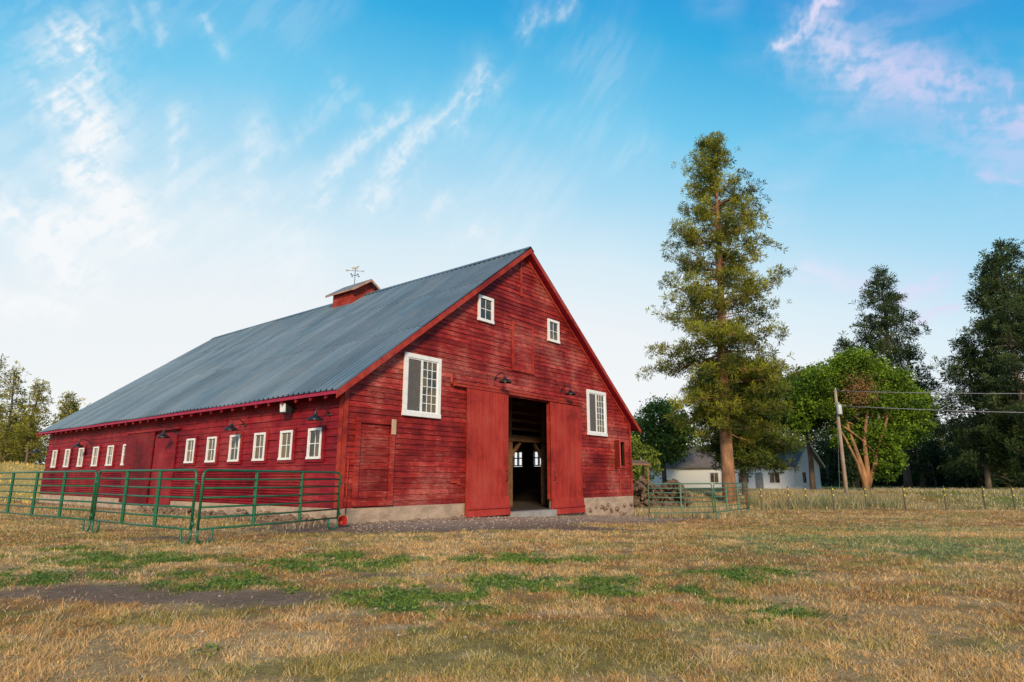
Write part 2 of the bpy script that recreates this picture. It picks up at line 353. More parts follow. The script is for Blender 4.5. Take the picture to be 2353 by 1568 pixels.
for sg in (-1,1):
    mb.hexa([(W/2,t0-.02,zr_-.02),(W/2+sg*.28,t0-.02,zr_-.24),(W/2+sg*.28,t1+.02,zr_-.24),(W/2,t1+.02,zr_-.02),(W/2,t0-.02,zr_),(W/2+sg*.3,t0-.02,zr_-.215),(W/2+sg*.3,t1+.02,zr_-.215),(W/2,t1+.02,zr_)])
mb.obj('ridge_cap',[ROOF],barn)
mb=MB()
for sg in (0,1):
    def xx(s): return s if sg==0 else W-s
    a=(-e+.02);b_=W/2-.002
    mb.hexa([(xx(a),t0+.03,EZ+SL*a+.03),(xx(b_),t0+.03,EZ+SL*b_+.03),(xx(b_),t1-.03,EZ+SL*b_+.03),(xx(a),t1-.03,EZ+SL*a+.03),
             (xx(a),t0+.03,EZ+SL*a+.13),(xx(b_),t0+.03,EZ+SL*b_+.13),(xx(b_),t1-.03,EZ+SL*b_+.13),(xx(a),t1-.03,EZ+SL*a+.13)])
mb.obj('roof_deck',[CRIM],barn)
mb=MB()
for sg in (0,1):
    def xx(s): return s if sg==0 else W-s
    a=-e-.02;b_=W/2-(.003 if sg==0 else 0)
    for (tt0,tt1) in ((t0-.025,t0+.028),(t1-.028,t1+.01)):
        mb.hexa([(xx(a),tt0,EZ+SL*a-.10),(xx(b_),tt0,EZ+SL*b_-.10),(xx(b_),tt1,EZ+SL*b_-.10),(xx(a),tt1,EZ+SL*a-.10),
             (xx(a),tt0,EZ+SL*a+.155),(xx(b_),tt0,EZ+SL*b_+.155),(xx(b_),tt1,EZ+SL*b_+.155),(xx(a),tt1,EZ+SL*a+.155)])
    a=-.02;b_=W/2-.01
    mb.hexa([(xx(a),-.065,EZ+SL*a-.20),(xx(b_),-.065,EZ+SL*b_-.20),(xx(b_),-.052,EZ+SL*b_-.20),(xx(a),-.052,EZ+SL*a-.20),
             (xx(a),-.065,EZ+SL*a+.02),(xx(b_),-.065,EZ+SL*b_+.02),(xx(b_),-.052,EZ+SL*b_+.02),(xx(a),-.052,EZ+SL*a+.02)])
mb.obj('rake_boards',[REDT],barn)
mb=MB(); t=.3
while t<L:
    for sg in (0,1):
        xx=(lambda s:s) if sg==0 else (lambda s:W-s)
        a=-e+.06; b_=.02
        mb.hexa([(xx(a),t,EZ+SL*a-.13),(xx(b_),t,EZ+SL*b_-.16),(xx(b_),t+.1,EZ+SL*b_-.16),(xx(a),t+.1,EZ+SL*a-.13),
                 (xx(a),t,EZ+SL*a+.028),(xx(b_),t,EZ+SL*b_+.028),(xx(b_),t+.1,EZ+SL*b_+.028),(xx(a),t+.1,EZ+SL*a+.028)])
    t+=.92
mb.obj('rafter_tails',[REDS],barn)
mb=MB()
mb.box(-.045,.14,-.075,-.052,.5,EZ-.13); mb.box(-.075,-.054,-.05,.16,.5,EZ-.1); mb.box(W-.14,W+.045,-.075,-.052,.5,EZ-.13)
mb.box(W+.054,W+.075,-.05,.16,.5,EZ-.1)
mb.box(9.97,10.08,-.08,-.052,10.3,12.2)
def frame(mb,a,b_,c_,d_,w,y0,y1,m=0):
    mb.box(a,b_,y0,y1,d_-w,d_,m); mb.box(a,b_,y0,y1,c_,c_+w,m); mb.box(a,a+w,y0+.002,y1,c_+w,d_-w,m); mb.box(b_-w,b_,y0+.002,y1,c_+w,d_-w,m)
frame(mb,9.3,11.0,6.5,8.9,.14,-.105,-.045)
frame(mb,18.83,20.02,2.08,3.72,.12,-.095,-.045)
mb.box(19.2,19.28,-.08,-.045,.5,2.08)
mb.obj('trim_boards',[REDT],barn)
mb=MB(); wall_rows(mb,PF,6.64,8.76,.215,lambda z:(9.44,10.86),[],.02,9)
for i in range(len(mb.v)): mb.v[i]=(mb.v[i][0],mb.v[i][1]-.055,mb.v[i][2])
mb.obj('loft_door',[RED],barn)
mb=MB(); mb.hexa([(18.75,-.05,2.1),(18.78,-.09,2.1),(18.2,-.75,2.1),(18.16,-.71,2.1),(18.75,-.05,3.65),(18.78,-.09,3.65),(18.2,-.75,3.65),(18.16,-.71,3.65)]); mb.obj('hatch_flap',[REDT],barn)
mb=MB()
z=.62
while z<3.35:
    k=random.uniform(.7,1.05); mb.col=(k,k,k); zt=min(z+random.uniform(.22,.28),3.4); mb.box(.72,2.0,-.085,-.045,z,zt-.016); z=zt
mb.col=(1.1,1.1,1.1); frame(mb,.5,2.25,.55,3.62,.17,-.15,-.045); mb.col=(1,1,1)
mb.box(.6,.66,-.17,-.15,.7,3.3)
mb.obj('side_entry_door',[RED],barn)
mb=MB(); mb.box(2.05,2.26,-.175,-.15,3.1,3.66); mb.obj('bare_wood_patch',[simple('bare_wood',(.6,.40,.25),(.42,.26,.16),.8)],barn)
def slide(name,a,b_,c_,d_,seamz):
    mb=MB(); n=int((b_-a)/.15); w=(b_-a)/n
    for i in range(n):
        k=random.uniform(.86,1.08); mb.col=(k,k,k); j=random.uniform(0,.008)
        mb.box(a+i*w+.006,a+(i+1)*w-.006,-.21-j,-.165,c_+random.uniform(0,.02),d_)
    mb.col=(.4,.4,.4)
    mb.box(a,b_,-.17,-.14,c_+.02,d_-.01)
    mb.col=(1,1,1)
    mb.hexa([(a,-.34,c_),(b_,-.34,c_),(b_,-.22,c_),(a,-.22,c_),(a,-.25,c_+seamz),(b_,-.25,c_+seamz),(b_,-.22,c_+seamz),(a,-.22,c_+seamz)])
    mb.col=(.85,.85,.85); mb.hexa([(a,-.37,c_+.30),(b_,-.37,c_+.30),(b_,-.31,c_+.27),(a,-.31,c_+.27),(a,-.34,c_+.36),(b_,-.34,c_+.36),(b_,-.3,c_+.36),(a,-.3,c_+.36)])
    return mb.obj(name,[REDD],barn)
slide('sliding_door_panel',6.1,8.86,-.05,5.27,.8); slide('sliding_door_panel_right',12.22,15.02,-.2,5.25,.8)
mb=MB(); mb.box(5.35,15.15,-.20,-.06,5.3,5.42); mb.box(5.4,15.1,-.235,-.055,5.42,5.5); mb.tube([(5.2,-.12,5.36),(5.2,-.12,5.62)],.05)
mb.box(8.68,8.8,-.14,.1,.5,5.3); mb.box(12.28,12.42,-.14,.1,.5,5.3)
mb.obj('door_track',[REDT],barn)
mb=MB()
mb.tube([(8.7,-.22,1.4),(8.7,-.30,1.45),(8.7,-.30,1.8),(8.7,-.22,1.85)],.02); mb.tube([(12.4,-.22,1.4),(12.4,-.30,1.45),(12.4,-.30,1.8),(12.4,-.22,1.85)],.02)
mb.obj('door_handles',[BLACK],barn)
def window(name,P,u0,u1,z0,z1,tr,cols,rows,big=False):
    mb=MB()
    def bx(a,b_,c_,d_,p0,p1,m):
        mb.hexa([P(a,c_,p0),P(b_,c_,p0),P(b_,c_,p1),P(a,c_,p1),P(a,d_,p0),P(b_,d_,p0),P(b_,d_,p1),P(a,d_,p1)],m)
    bx(u0,u1,z1-tr,z1,.036,.12,0); bx(u0-.02,u1+.02,z0,z0+tr,.036,.135,0); bx(u0,u0+tr,z0+tr,z1-tr,.036,.118,0); bx(u1-tr,u1,z0+tr,z1-tr,.036,.118,0)
    a,b_,c_,d_=u0+tr,u1-tr,z0+tr,z1-tr
    if big:
        mid=a+(b_-a)*.47
        bx(a,mid,c_,d_,.036,.056,2); bx(mid,b_,c_,d_,.036,.053,1)
        s=.05
        for (p,q_) in ((a,mid),(mid,b_)):
            bx(p,p+s,c_,d_,.054,.085,0); bx(q_-s,q_,c_,d_,.0541,.085,0); bx(p+s,q_-s,c_,c_+s,.054,.083,0); bx(p+s,q_-s,d_-s,d_,.054,.083,0)
        A,B,C_,D=mid+s,b_-s,c_+s,d_-s; 
    else:
        bx(a,b_,c_,d_,.036,.053,1); A,B,C_,D=a,b_,c_,d_
    mw=.028
    for i in range(1,cols): u=A+(B-A)*i/cols; bx(u-mw/2,u+mw/2,C_,D,.054,.07,0)
    for j in range(1,rows): z=C_+(D-C_)*j/rows; bx(A,B,z-mw/2,z+mw/2,.054,.072,0)
    return mb.obj(name,[WHITE,GLASS,SCREEN],barn)
window('gable_window',PF,6.85,7.9,8.45,9.66,.13,2,2); window('gable_window_right',PF,12.25,13.25,8.43,9.62,.13,2,2)
window('big_window',PF,2.62,4.6,3.86,6.32,.17,3,6,True); window('big_window_right',PF,15.88,17.86,3.82,6.32,.17,3,6,True)
i=0
for tc_ in (1.5,3.35,5.25,7.2,9.2,11.2,18.6,20.75,22.95,25.3,27.7,30.1):
    window('side_window_%d'%i,PS,tc_-.41,tc_+.41,2.18,3.28,.085,2,2); i+=1
    mb=MB(); 
    for (a,b_,c_,d_) in ((tc_-.56,tc_+.56,3.285,3.38),(tc_-.56,tc_+.56,2.08,2.175),(tc_-.56,tc_-.415,2.18,3.28),(tc_+.415,tc_+.56,2.18,3.28)): mb.box(-.09,-.036,a,b_,c_,d_)
    mb.obj('side_window_casing_%d'%i,[REDS],barn)
for (a,b_,c_,d_) in wins_r:
    mb=MB()
    for u in (a,(a+b_)/2,b_): mb.box(W-.1,W+.07,u-.035,u+.035,c_,d_)
    for z in (c_,(c_+d_)/2,d_): mb.box(W-.095,W+.065,a,b_,z-.035,z+.035)
    mb.obj('right_wall_window',[WHITE],barn)
mb=MB(); z=.5; 
while z<1.75:
    for (p,q_) in ((2.1,12.6),(18.7,32.0)): 
        mb.hexa([(-.06,p,z),(-.045,p,z),(-.045,q_,z),(-.06,q_,z),(-.105,p,z+.05),(-.045,p,z+.05),(-.045,q_,z+.05),(-.105,q_,z+.05)])
        mb.hexa([(-.105,p,z+.05),(-.045,p,z+.05),(-.045,q_,z+.05),(-.105,q_,z+.05),(-.06,p,z+.1),(-.045,p,z+.1),(-.045,q_,z+.1),(-.06,q_,z+.1)])
    z+=.104
mb.obj('corrugated_skirt',[REDS],barn)
mb=MB(); n=18
for i in range(n):
    k=random.uniform(.6,.8); mb.col=(k,k,k); w=(18.5-15.1)/n; mb.box(-.16,-.11,15.1+i*w+.004,15.1+(i+1)*w-.004,.3,3.75)
mb.col=(1,1,1); mb.box(-.10,-.045,12.7,15.05,.3,3.55)
mb.box(-.2,-.058,12.4,18.6,3.78,3.9)
mb.obj('side_sliding_door',[REDS],barn)
mb=MB(); mb.box(-.03,6.3,-.05,.06,-.7,.5); mb.box(6.3,8.7,-.04,.06,-.7,.5); mb.box(12.4,W+.02,-.07,.06,-1.3,.5); mb.box(-.05,.06,-.05,L,-.7,.5); mb.box(W-.05,W+.05,-.03,L,-1.2,.5)
mb.obj('foundation',[CONC],barn)
def rock(mb,c,r,sq=.7,seed=0,seg=7,rings=5):
    rn=random.Random(seed); i0=len(mb.v); ph0=rn.random()*6; kb=rn.uniform(.75,1.15)
    for k in range(rings):
        ph=math.pi*k/(rings-1)
        for j in range(seg):
            a=2*math.pi*j/seg+ph0+rn.uniform(-.25,.25); rr=r*rn.uniform(.75,1.2); s_=sq*rn.uniform(.85,1.15)
            mb.v.append((c[0]+rr*math.sin(ph)*math.cos(a),c[1]+rr*math.sin(ph)*math.sin(a),c[2]+rr*s_*math.cos(ph))); mb.c.append((kb,)*3)
    for k in range(rings-1):
        for j in range(seg):
            a=i0+k*seg+j;b=i0+k*seg+(j+1)%seg; mb.f.append((a,b,b+seg,a+seg)); mb.m.append(0); mb.sm.append(False)
mb=MB()
for i in range(150):
    t=random.uniform(.1,16); rock(mb,(-.05-abs(random.gauss(0,.22)),t,random.uniform(-.05,.32)*random.random()),random.uniform(.06,.18),.75,i)
for i in range(26):
    s=random.uniform(15,20.7); rock(mb,(s,-.05-random.random()*.1,random.uniform(-.75,.1)),random.uniform(.08,.16),.7,i+300)
for i in range(50):
    s=random.uniform(-.5,6); rock(mb,(s,-.1-abs(random.gauss(0,.5)),random.uniform(-.04,.03)),random.uniform(.03,.08),.7,i+600)
mb.obj('foundation_stones',[ROCK],barn)
def lamp(name,P,u,z):
    mb=MB()
    mb.lathe(P(u,z+.1,.03),[(0,.03),(.07,.03),(.07,0)],14,M=(Matrix.Rotation(math.radians(90),3,'X') if P is PF else Matrix.Rotation(math.radians(-90),3,'Y')))
    mb.tube([P(u,z+.10,.03),P(u,z+.22,.14),P(u,z+.34,.32),P(u,z+.32,.52),P(u,z+.2,.62),P(u,z+.08,.63)],.022,8)
    mb.lathe(P(u,z,.63),[(.055,.14),(.07,.05),(.10,.02),(.26,-.08),(.30,-.13),(.29,-.14),(.24,-.085),(.06,-.01)],22)
    mb.lathe(P(u,z,.63),[(0,-.16),(.04,-.14),(.05,-.08),(.03,-.01)],12,1)
    mb.obj(name,[BLACK,WHITE],barn)
lamp('gooseneck_lamp_1',PF,8.1,5.85); lamp('gooseneck_lamp_2',PF,13.4,5.85)
for i,(t,z) in enumerate(((.75,3.62),(6.6,3.55),(12.9,3.5),(24.2,3.4),(31.9,3.3))): lamp('gooseneck_lamp_%d'%(i+3),PS,t,z)
mb=MB(); mb.box(-.24,-.03,3.0,3.35,4.0,4.12,0); mb.hexa([(-.42,2.95,3.9),(-.2,2.95,3.85),(-.2,3.4,3.85),(-.42,3.4,3.9),(-.45,2.95,4.3),(-.22,2.95,4.28),(-.22,3.4,4.28),(-.45,3.4,4.3)],0)
mb.hexa([(-.445,3.0,3.95),(-.43,3.0,3.95),(-.43,3.35,3.95),(-.445,3.35,3.95),(-.465,3.0,4.25),(-.44,3.0,4.25),(-.44,3.35,4.25),(-.465,3.35,4.25)],1)
mb.obj('flood_light',[BLACK,WHITE],barn)
mb=MB(); mb.box(5.7,5.88,-.1,-.03,1.25,1.5); mb.box(5.35,5.85,-.09,-.03,1.32,1.42); mb.box(15.3,15.45,-.1,-.03,1.0,1.25); mb.tube([(.25,-.08,.1),(.25,-.08,2.2)],.02)
mb.obj('outlet_boxes',[REDT],barn)
# cupola
mb=MB(); c0,c1,d0,d1=9.3,11.4,12.6,14.6
zb=11.2; zt=13.05; csl=.66
for k in range(12):
    za=zb+k*.155; kk=random.uniform(.85,1.1); mb.col=(kk,)*3
    mb.box(c0,c1,d0-.02,d1+.02,za,za+.147); mb.box(c0-.015,c0,d0,d1,za+.01,za+.145)
mb.col=(1,1,1); mx=(c0+c1)/2; zap=zt+csl*1.05+.02
mb.poly([(c0,d0-.01,zt),(c1,d0-.01,zt),(mx,d0-.01,zap-.03)]); mb.poly([(c0,d1+.01,zt),(c1,d1+.01,zt),(mx,d1+.01,zap-.03)])
for k in range(4):
    za=zt+k*.155; wd=(1.05-(k+1.0)*.155/csl)
    if wd>.05: mb.box(mx-wd,mx+wd,d0-.03,d0-.012,za+.005,za+.147)
mb.obj('cupola_walls',[REDT],barn)
mb=MB(); o_=1.36; z_e=zap-csl*o_
for sg in (-1,1):
    for j in range(16):
        a=d0-.42+j*.178
        mb.hexa([(mx,a,zap),(mx+sg*o_,a,z_e),(mx+sg*o_,a+.17,z_e),(mx,a+.17,zap),(mx,a,zap+.05),(mx+sg*o_,a,z_e+.05),(mx+sg*o_,a+.165,z_e+.05),(mx,a+.165,zap+.05)],0)
    mb.hexa([(mx,d0-.46,zap-.12),(mx+sg*o_,d0-.46,z_e-.12),(mx+sg*o_,d0-.425,z_e-.12),(mx,d0-.425,zap-.12),(mx,d0-.46,zap+.04),(mx+sg*o_,d0-.46,z_e+.04),(mx+sg*o_,d0-.425,z_e+.04),(mx,d0-.425,zap+.04)],1)
    mb.hexa([(mx+sg*(o_-.03),d0-.42,z_e-.08),(mx+sg*o_,d0-.42,z_e-.08),(mx+sg*o_,d1+.42,z_e-.08),(mx+sg*(o_-.03),d1+.42,z_e-.08),(mx+sg*(o_-.03),d0-.42,z_e),(mx+sg*o_,d0-.42,z_e),(mx+sg*o_,d1+.42,z_e),(mx+sg*(o_-.03),d1+.42,z_e)],1)
mb.obj('cupola_roof',[simple('cupola_shingles',(.25,.265,.27),(.14,.15,.16),.7,.1,5),simple('cupola_trim',(.50,.30,.22),(.36,.18,.12),.8)],barn)
mb=MB(); cy=13.9; zz=zap
mb.tube([(mx,cy,zz),(mx,cy,zz+1.15)],.02,6)
for ang in (0,90):
    d=V((math.cos(math.radians(ang)),math.sin(math.radians(ang)),0))*.28; mb.tube([V((mx,cy,zz+.65))-d,V((mx,cy,zz+.65))+d],.011,6)
    for sg in (-1,1): p=V((mx,cy,zz+.65))+d*sg*1.1; mb.box(p.x-.025,p.x+.025,p.y-.025,p.y+.025,p.z-.05,p.z+.05)
dd=V((.75,-.66,0)).normalized()
q=V((mx,cy,zz+.95)); mb.tube([q-dd*.5,q+dd*.5],.012,6); up=V((0,0,1))
mb.poly([q+dd*.62,q+dd*.46+up*.07,q+dd*.46-up*.07]); mb.poly([q-dd*.5+up*.07,q-dd*.36,q-dd*.5-up*.07,q-dd*.6-up*.08,q-dd*.6+up*.08])
hs=[(-.3,.18),(-.32,.30),(-.25,.34),(.05,.33),(.16,.44),(.22,.50),(.27,.46),(.34,.40),(.33,.36),(.24,.37),(.18,.25),(.2,.02),(.16,.02),(.13,.18),(-.15,.19),(-.2,.02),(-.24,.02),(-.22,.2),(-.27,.22)]
o3=V((.66,.75,0))*.012
for sgn in (1,-1): mb.poly([q+dd*a*.75+up*b_*.75+o3*sgn for a,b_ in hs])
mb.obj('weather_vane',[BLACK],barn)
# ------------------------------------------------------------ gates
GREEN=simple('green_gate_paint',(.014,.14,.065),(.01,.10,.045),.38,.1,5,bmp=.1)
def gate(p0,p1,H=1.7,r=.028,nv=2,name='livestock_gate',mat=None):
    p0=V(p0);p1=V(p1); z0=float(hgt(p0.x,p0.y)); z1=float(hgt(p1.x,p1.y)); e_=empty(name,(p0.x,p0.y,z0))
    d=V((p1.x-p0.x,p1.y-p0.y,0)); Ln=d.length; d.normalize(); dz=(z1-z0)
    def Q(u,z): return V((d.x*u,d.y*u,z+dz*u/Ln))
    mb=MB(); R=.13
    zb=.34
    pts=[Q(.03,zb)]
    pts+= [Q(.03,H-R)]+[Q(.03+R*(1-math.cos(a)),H-R+R*math.sin(a)) for a in (math.pi*.17,math.pi*.33,math.pi*.5)]
    pts+= [Q(Ln-.03-R*(1-math.cos(a)),H-R+R*math.sin(a)) for a in (math.pi*.5,math.pi*.33,math.pi*.17)]+[Q(Ln-.03,H-R),Q(Ln-.03,zb)]
    mb.tube(pts,r*1.15,8); mb.obj('frame',[mat or GREEN],e_)
    mb=MB()
    for z in (.34,.60,.84,1.06,1.28,1.49): mb.tube([Q(.03,z*H/1.7),Q(Ln*.5,z*H/1.7-.012),Q(Ln-.03,z*H/1.7)],r*.85,8)
    mb.obj('rails',[mat or GREEN],e_)
    mb=MB()
    for i in range(nv):
        u=Ln*(i+1)/(nv+1); mb.beam(Q(u,.32),Q(u,H-.01),.05,.075)
    mb.obj('stays',[mat or GREEN],e_)
    mb=MB()
    def leg(u,sg):
        w=.42; pp=[Q(u,.36),Q(u,.16)]+[Q(u+sg*(w/2-w/2*math.cos(a)),.13-.11*math.sin(a)) for a in (.3,.7,1.1,1.57,2.0,2.4,2.84)]+[Q(u+sg*w,.2),Q(u+sg*w,.34)]
        mb.tube(pp,r*.95,8)
    leg(.03,1); leg(Ln-.03,-1); mb.obj('legs',[mat or GREEN],e_)
    mb=MB()
    for z in (.45,1.38): mb.tube([Q(Ln+.0,z),Q(Ln+.13,z)],.02,6); mb.tube([Q(Ln+.02,z-.06),Q(Ln+.02,z+.08)],.03,6)
    mb.obj('connectors',[mat or GREEN],e_); return e_
gate((-19.5,23.8),(-12.0,18.35),nv=3); gate((-11.85,18.2),(-7.5,15.12),nv=2); gate((-7.36,15.08),(-5.35,19.8),nv=2)
G2=simple('pale_green_gate_paint',(.09,.20,.12),(.06,.15,.09),.4,.1,5,bmp=0)
gate((7.15,33.6),(10.75,34.2),H=1.85,nv=1,mat=G2); gate((10.85,34.3),(14.4,39.0),H=1.85,nv=2,mat=G2)
mb=MB(); M=Matrix.Rotation(math.radians(70),3,'X')@Matrix.Rotation(.5,3,'Y')
mb.lathe((0,0,0),[(0,-.14),(.11,-.14),(.15,.14),(.165,.15),(.155,.16),(.14,.13),(.10,-.11),(0,-.12)],20,0,M)
mb.tube([M@V((.16*math.cos(a),.05+.16*math.sin(a)*1.0,.15)) for a in np.linspace(0,math.pi,9)],.008,6,1)
mb.obj('feed_bucket',[simple('red_plastic',(.5,.04,.03),(.4,.03,.02),.4),simple('yellow_handle',(.6,.42,.08),None,.5)],None,(-5.45,20.6,.15))
mb=MB()
for i in range(800):
    s=random.uniform(-1,20); t=-abs(random.gauss(0,2.6))-.2; x_=-5.88+.627*s-.779*t; y_=21.7+.779*s+.627*t; rock(mb,(x_,y_,float(hgt(x_,y_))+.005),random.uniform(.012,.042),.5,i,6,4)
for i in range(350):
    x_=random.uniform(-9,2); y_=random.uniform(6,20); rock(mb,(x_,y_,float(hgt(x_,y_))),random.uniform(.008,.03),.6,i+2000,6,4)
mb.obj('gravel',[simple('gravel_stone',(.55,.44,.34),(.36,.28,.21),.9,0,2)])
# ------------------------------------------------------------ fence, pole, wires
STEEL=simple('tpost_steel',(.09,.10,.09),(.14,.09,.06),.7,.3,4); YEL=simple('yellow_insulator',(.7,.6,.06),None,.5); WIRE=simple('wire_grey',(.35,.34,.32),None,.5,.6,2,bmp=0)
fe=empty('wire_fence',(18.9,44,0)); mb=MB(); ms=MB(); mw=MB(); last=None
for i,px in enumerate((14.9,16.6,18.9,20.2,22.2,24.2,27.0,29.9,32.3,34.5,37.2,40)):
    x_=px; y_=44+.25*math.sin(i*2.1)-(3.4 if i==0 else 1.6 if i==1 else 0); z_=float(hgt(x_,y_)); ln=random.uniform(-.05,.05)
    top=V((x_-18.9+ln,y_-44,z_+1.62)); 
    if i: mb.beam((x_-18.9,y_-44,z_-.1),top,.05,.05); mb.beam((x_-18.9,y_-44-.035,z_+.1),(x_-18.9+ln,y_-44-.035,z_+1.6),.015,.06)
    cur=[V((x_-18.9,y_-44-.05,z_+h_)) for h_ in (.55,1.0,1.4)]
    for q_ in cur[1:]: ms.box(q_.x-.04,q_.x+.04,q_.y-.05,q_.y+.03,q_.z-.05,q_.z+.05)
    if last:
        for a,b_ in zip(last,cur): mw.tube([a,(a+b_)/2-V((0,0,.03)),b_],.009,4)
    last=cur
mb.obj('t_posts',[STEEL],fe); ms.obj('insulators',[YEL],fe); mw.obj('wires',[WIRE],fe)
mb=MB(); mb.tube([(0,0,-.2),(.03,.02,1.5)],[.11,.095],10); mb.obj('fence_post',[WOOD],None,(14.9,40.5,float(hgt(14.9,40.5))))
PZ=float(hgt(28.4,54)); up_=empty('utility_pole',(28.3,54,PZ)); mb=MB(); Hh=9.1-PZ
mb.tube([(0,0,-.5),(0,0,Hh*.5),(0.02,0,Hh)],[.17,.145,.11],12); mb.obj('pole',[simple('pole_wood',(.42,.32,.24),(.28,.2,.15),.9,0,3,(1,1,.3))],up_)
mb=MB(); mb.lathe((.02,-.32,Hh-2.2),[(0,.0),(.2,0),(.22,.05),(.22,.75),(.18,.85),(.05,.9),(.05,1.05),(0,1.06)],16); mb.box(-.05,.07,-.2,.0,Hh-1.9,Hh-1.7); mb.tube([(.02,-.1,Hh-.1),(.02,-.1,Hh+.15)],.04,8); mb.obj('transformer',[simple('transformer_grey',(.55,.57,.58),(.45,.47,.48),.5,.1)],up_)
mb=MB()
def wire(a,b_,sag,r=.012): 
    a=V(a);b_=V(b_); mb.tube([a.lerp(b_,k/12)-V((0,0,sag*4*(k/12)*(1-k/12))) for k in range(13)],r,4)
wire((0,0,Hh-.1),(30,-30,Hh-3.0),.7,.03); wire((0,0,Hh-1.4),(30,-30,Hh-4.6),.7,.034); wire((0,0,Hh-.4),(-.6,-1.2,.0),0,.012)
wire((0,0,Hh-1.5),(-1.0,-.8,.0),0,.01)
mb.obj('wires',[simple('wire_pale',(.30,.30,.31),None,.6)],up_)
mb=MB()
for i,z in enumerate((27,28.6,30.2,31.8,24.6,23.2)): 
    a=V((118,190,z)); b_=V((205,150,z+10)); mb.tube([a.lerp(b_,k/10)-V((0,0,5*4*(k/10)*(1-k/10))) for k in range(11)],.08,4)
mb.obj('power_line',[simple('line_grey',(.22,.24,.27),None,.6)])
# ------------------------------------------------------------ white farmhouse
house=empty('white_farmhouse',(32.6,70,0),math.radians(131))
HL=20; hw=3.2; ez=2.95; rzz=5.4
mb=MB(); base=-.5
mb.box(0,HL,-hw,hw,base,ez); mb.poly([(0,-hw,ez),(0,hw,ez),(0,0,rzz-.1)]); mb.poly([(HL,-hw,ez),(HL,hw,ez),(HL,0,rzz-.1)])
WSID=simple('white_house_siding',(.88,.88,.86),(.82,.82,.80),.7,0,2,(.2,.2,9),.3,.015); mb.obj('walls',[WSID],house)
mb=MB(); sl=(rzz-ez)/hw
for sg in (-1,1):
    o_=hw+.3; 
    mb.hexa([(-.5,0,rzz),(-.5,sg*o_,rzz-sl*o_),(HL+.4,sg*o_,rzz-sl*o_),(HL+.4,0,rzz),(-.5,0,rzz+.16),(-.5,sg*o_,rzz-sl*o_+.16),(HL+.4,sg*o_,rzz-sl*o_+.16),(HL+.4,0,rzz+.16)],0)
    mb.hexa([(-.55,0,rzz-.12),(-.55,sg*o_,rzz-sl*o_-.12),(-.505,sg*o_,rzz-sl*o_-.12),(-.505,0,rzz-.12),(-.55,0,rzz+.14),(-.55,sg*o_,rzz-sl*o_+.14),(-.505,sg*o_,rzz-sl*o_+.14),(-.505,0,rzz+.14)],1)
SHING=simple('grey_shingles',(.20,.17,.155),(.14,.12,.11),.95,0,3,(1,1,1),.4,.02)
mb.obj('roof',[SHING,simple('cream_fascia',(.85,.78,.55),None,.6)],house)
mb=MB()
for (a,b_) in ((1.6,2.7),(5.2,6.4),(9,10)):
    for sg in (1,-1):
        yy=hw*sg; y0,y1=sorted((yy+sg*.003,yy+sg*.05)); y2,y3=sorted((yy+sg*.05,yy+sg*.06))
        mb.box(a-.1,b_+.1,y0,y1,.95,2.25,0); mb.box(a,(a+b_)/2-.03,y2,y3,1.05,2.15,1); mb.box((a+b_)/2+.03,b_,y2,y3,1.05,2.15,1)
for yc in (-1.3,.9): mb.box(-.05,-.003,yc-.5,yc+.5,.95,2.25,0); mb.box(-.06,-.05,yc-.38,yc-.03,1.05,2.15,1); mb.box(-.06,-.05,yc+.03,yc+.38,1.05,2.15,1)
mb.obj('windows',[WHITE,GLASS],house)
mb=MB()
mb.tube([(14.5,1.2,4),(14.5,1.2,5.3)],.14,10); mb.lathe((14.5,1.2,5.3),[(.22,0),(.22,.15),(.05,.3)],10); mb.obj('chimney_pipe',[WHITE],house)
mb=MB(); mb.box(3.5,4.4,hw+.004,hw+.06,-.3,2.1,0); mb.obj('door',[simple('house_door',(.3,.3,.3),None,.5)],house)
mb=MB()
for i in range(300):
    u=random.random(); x_=8.0+4.2*u+random.gauss(0,.12); y_=44.6+random.gauss(0,.5); g=float(hgt(x_,y_)); top=1.65+.3*math.sin(u*9)-.9*max(0,u-.75)*3
    rock(mb,(x_,y_,g+random.random()*max(.3,top+.2)),random.uniform(.12,.30),.85,i+900)
mb.obj('rock_wall',[ROCKD])
mb=MB(); mb.hexa([(7.9,45.5,2.5),(10.0,45.5,2.4),(10.0,47.5,2.7),(7.9,47.5,2.8),(7.9,45.5,2.62),(10.0,45.5,2.52),(10.0,47.5,2.82),(7.9,47.5,2.92)])
for x_ in (8.1,9.8):
    for y_ in (45.7,47.3): mb.box(x_-.07,x_+.07,y_-.07,y_+.07,-.6,2.55)
mb.obj('lean_to_shelter',[WOOD])
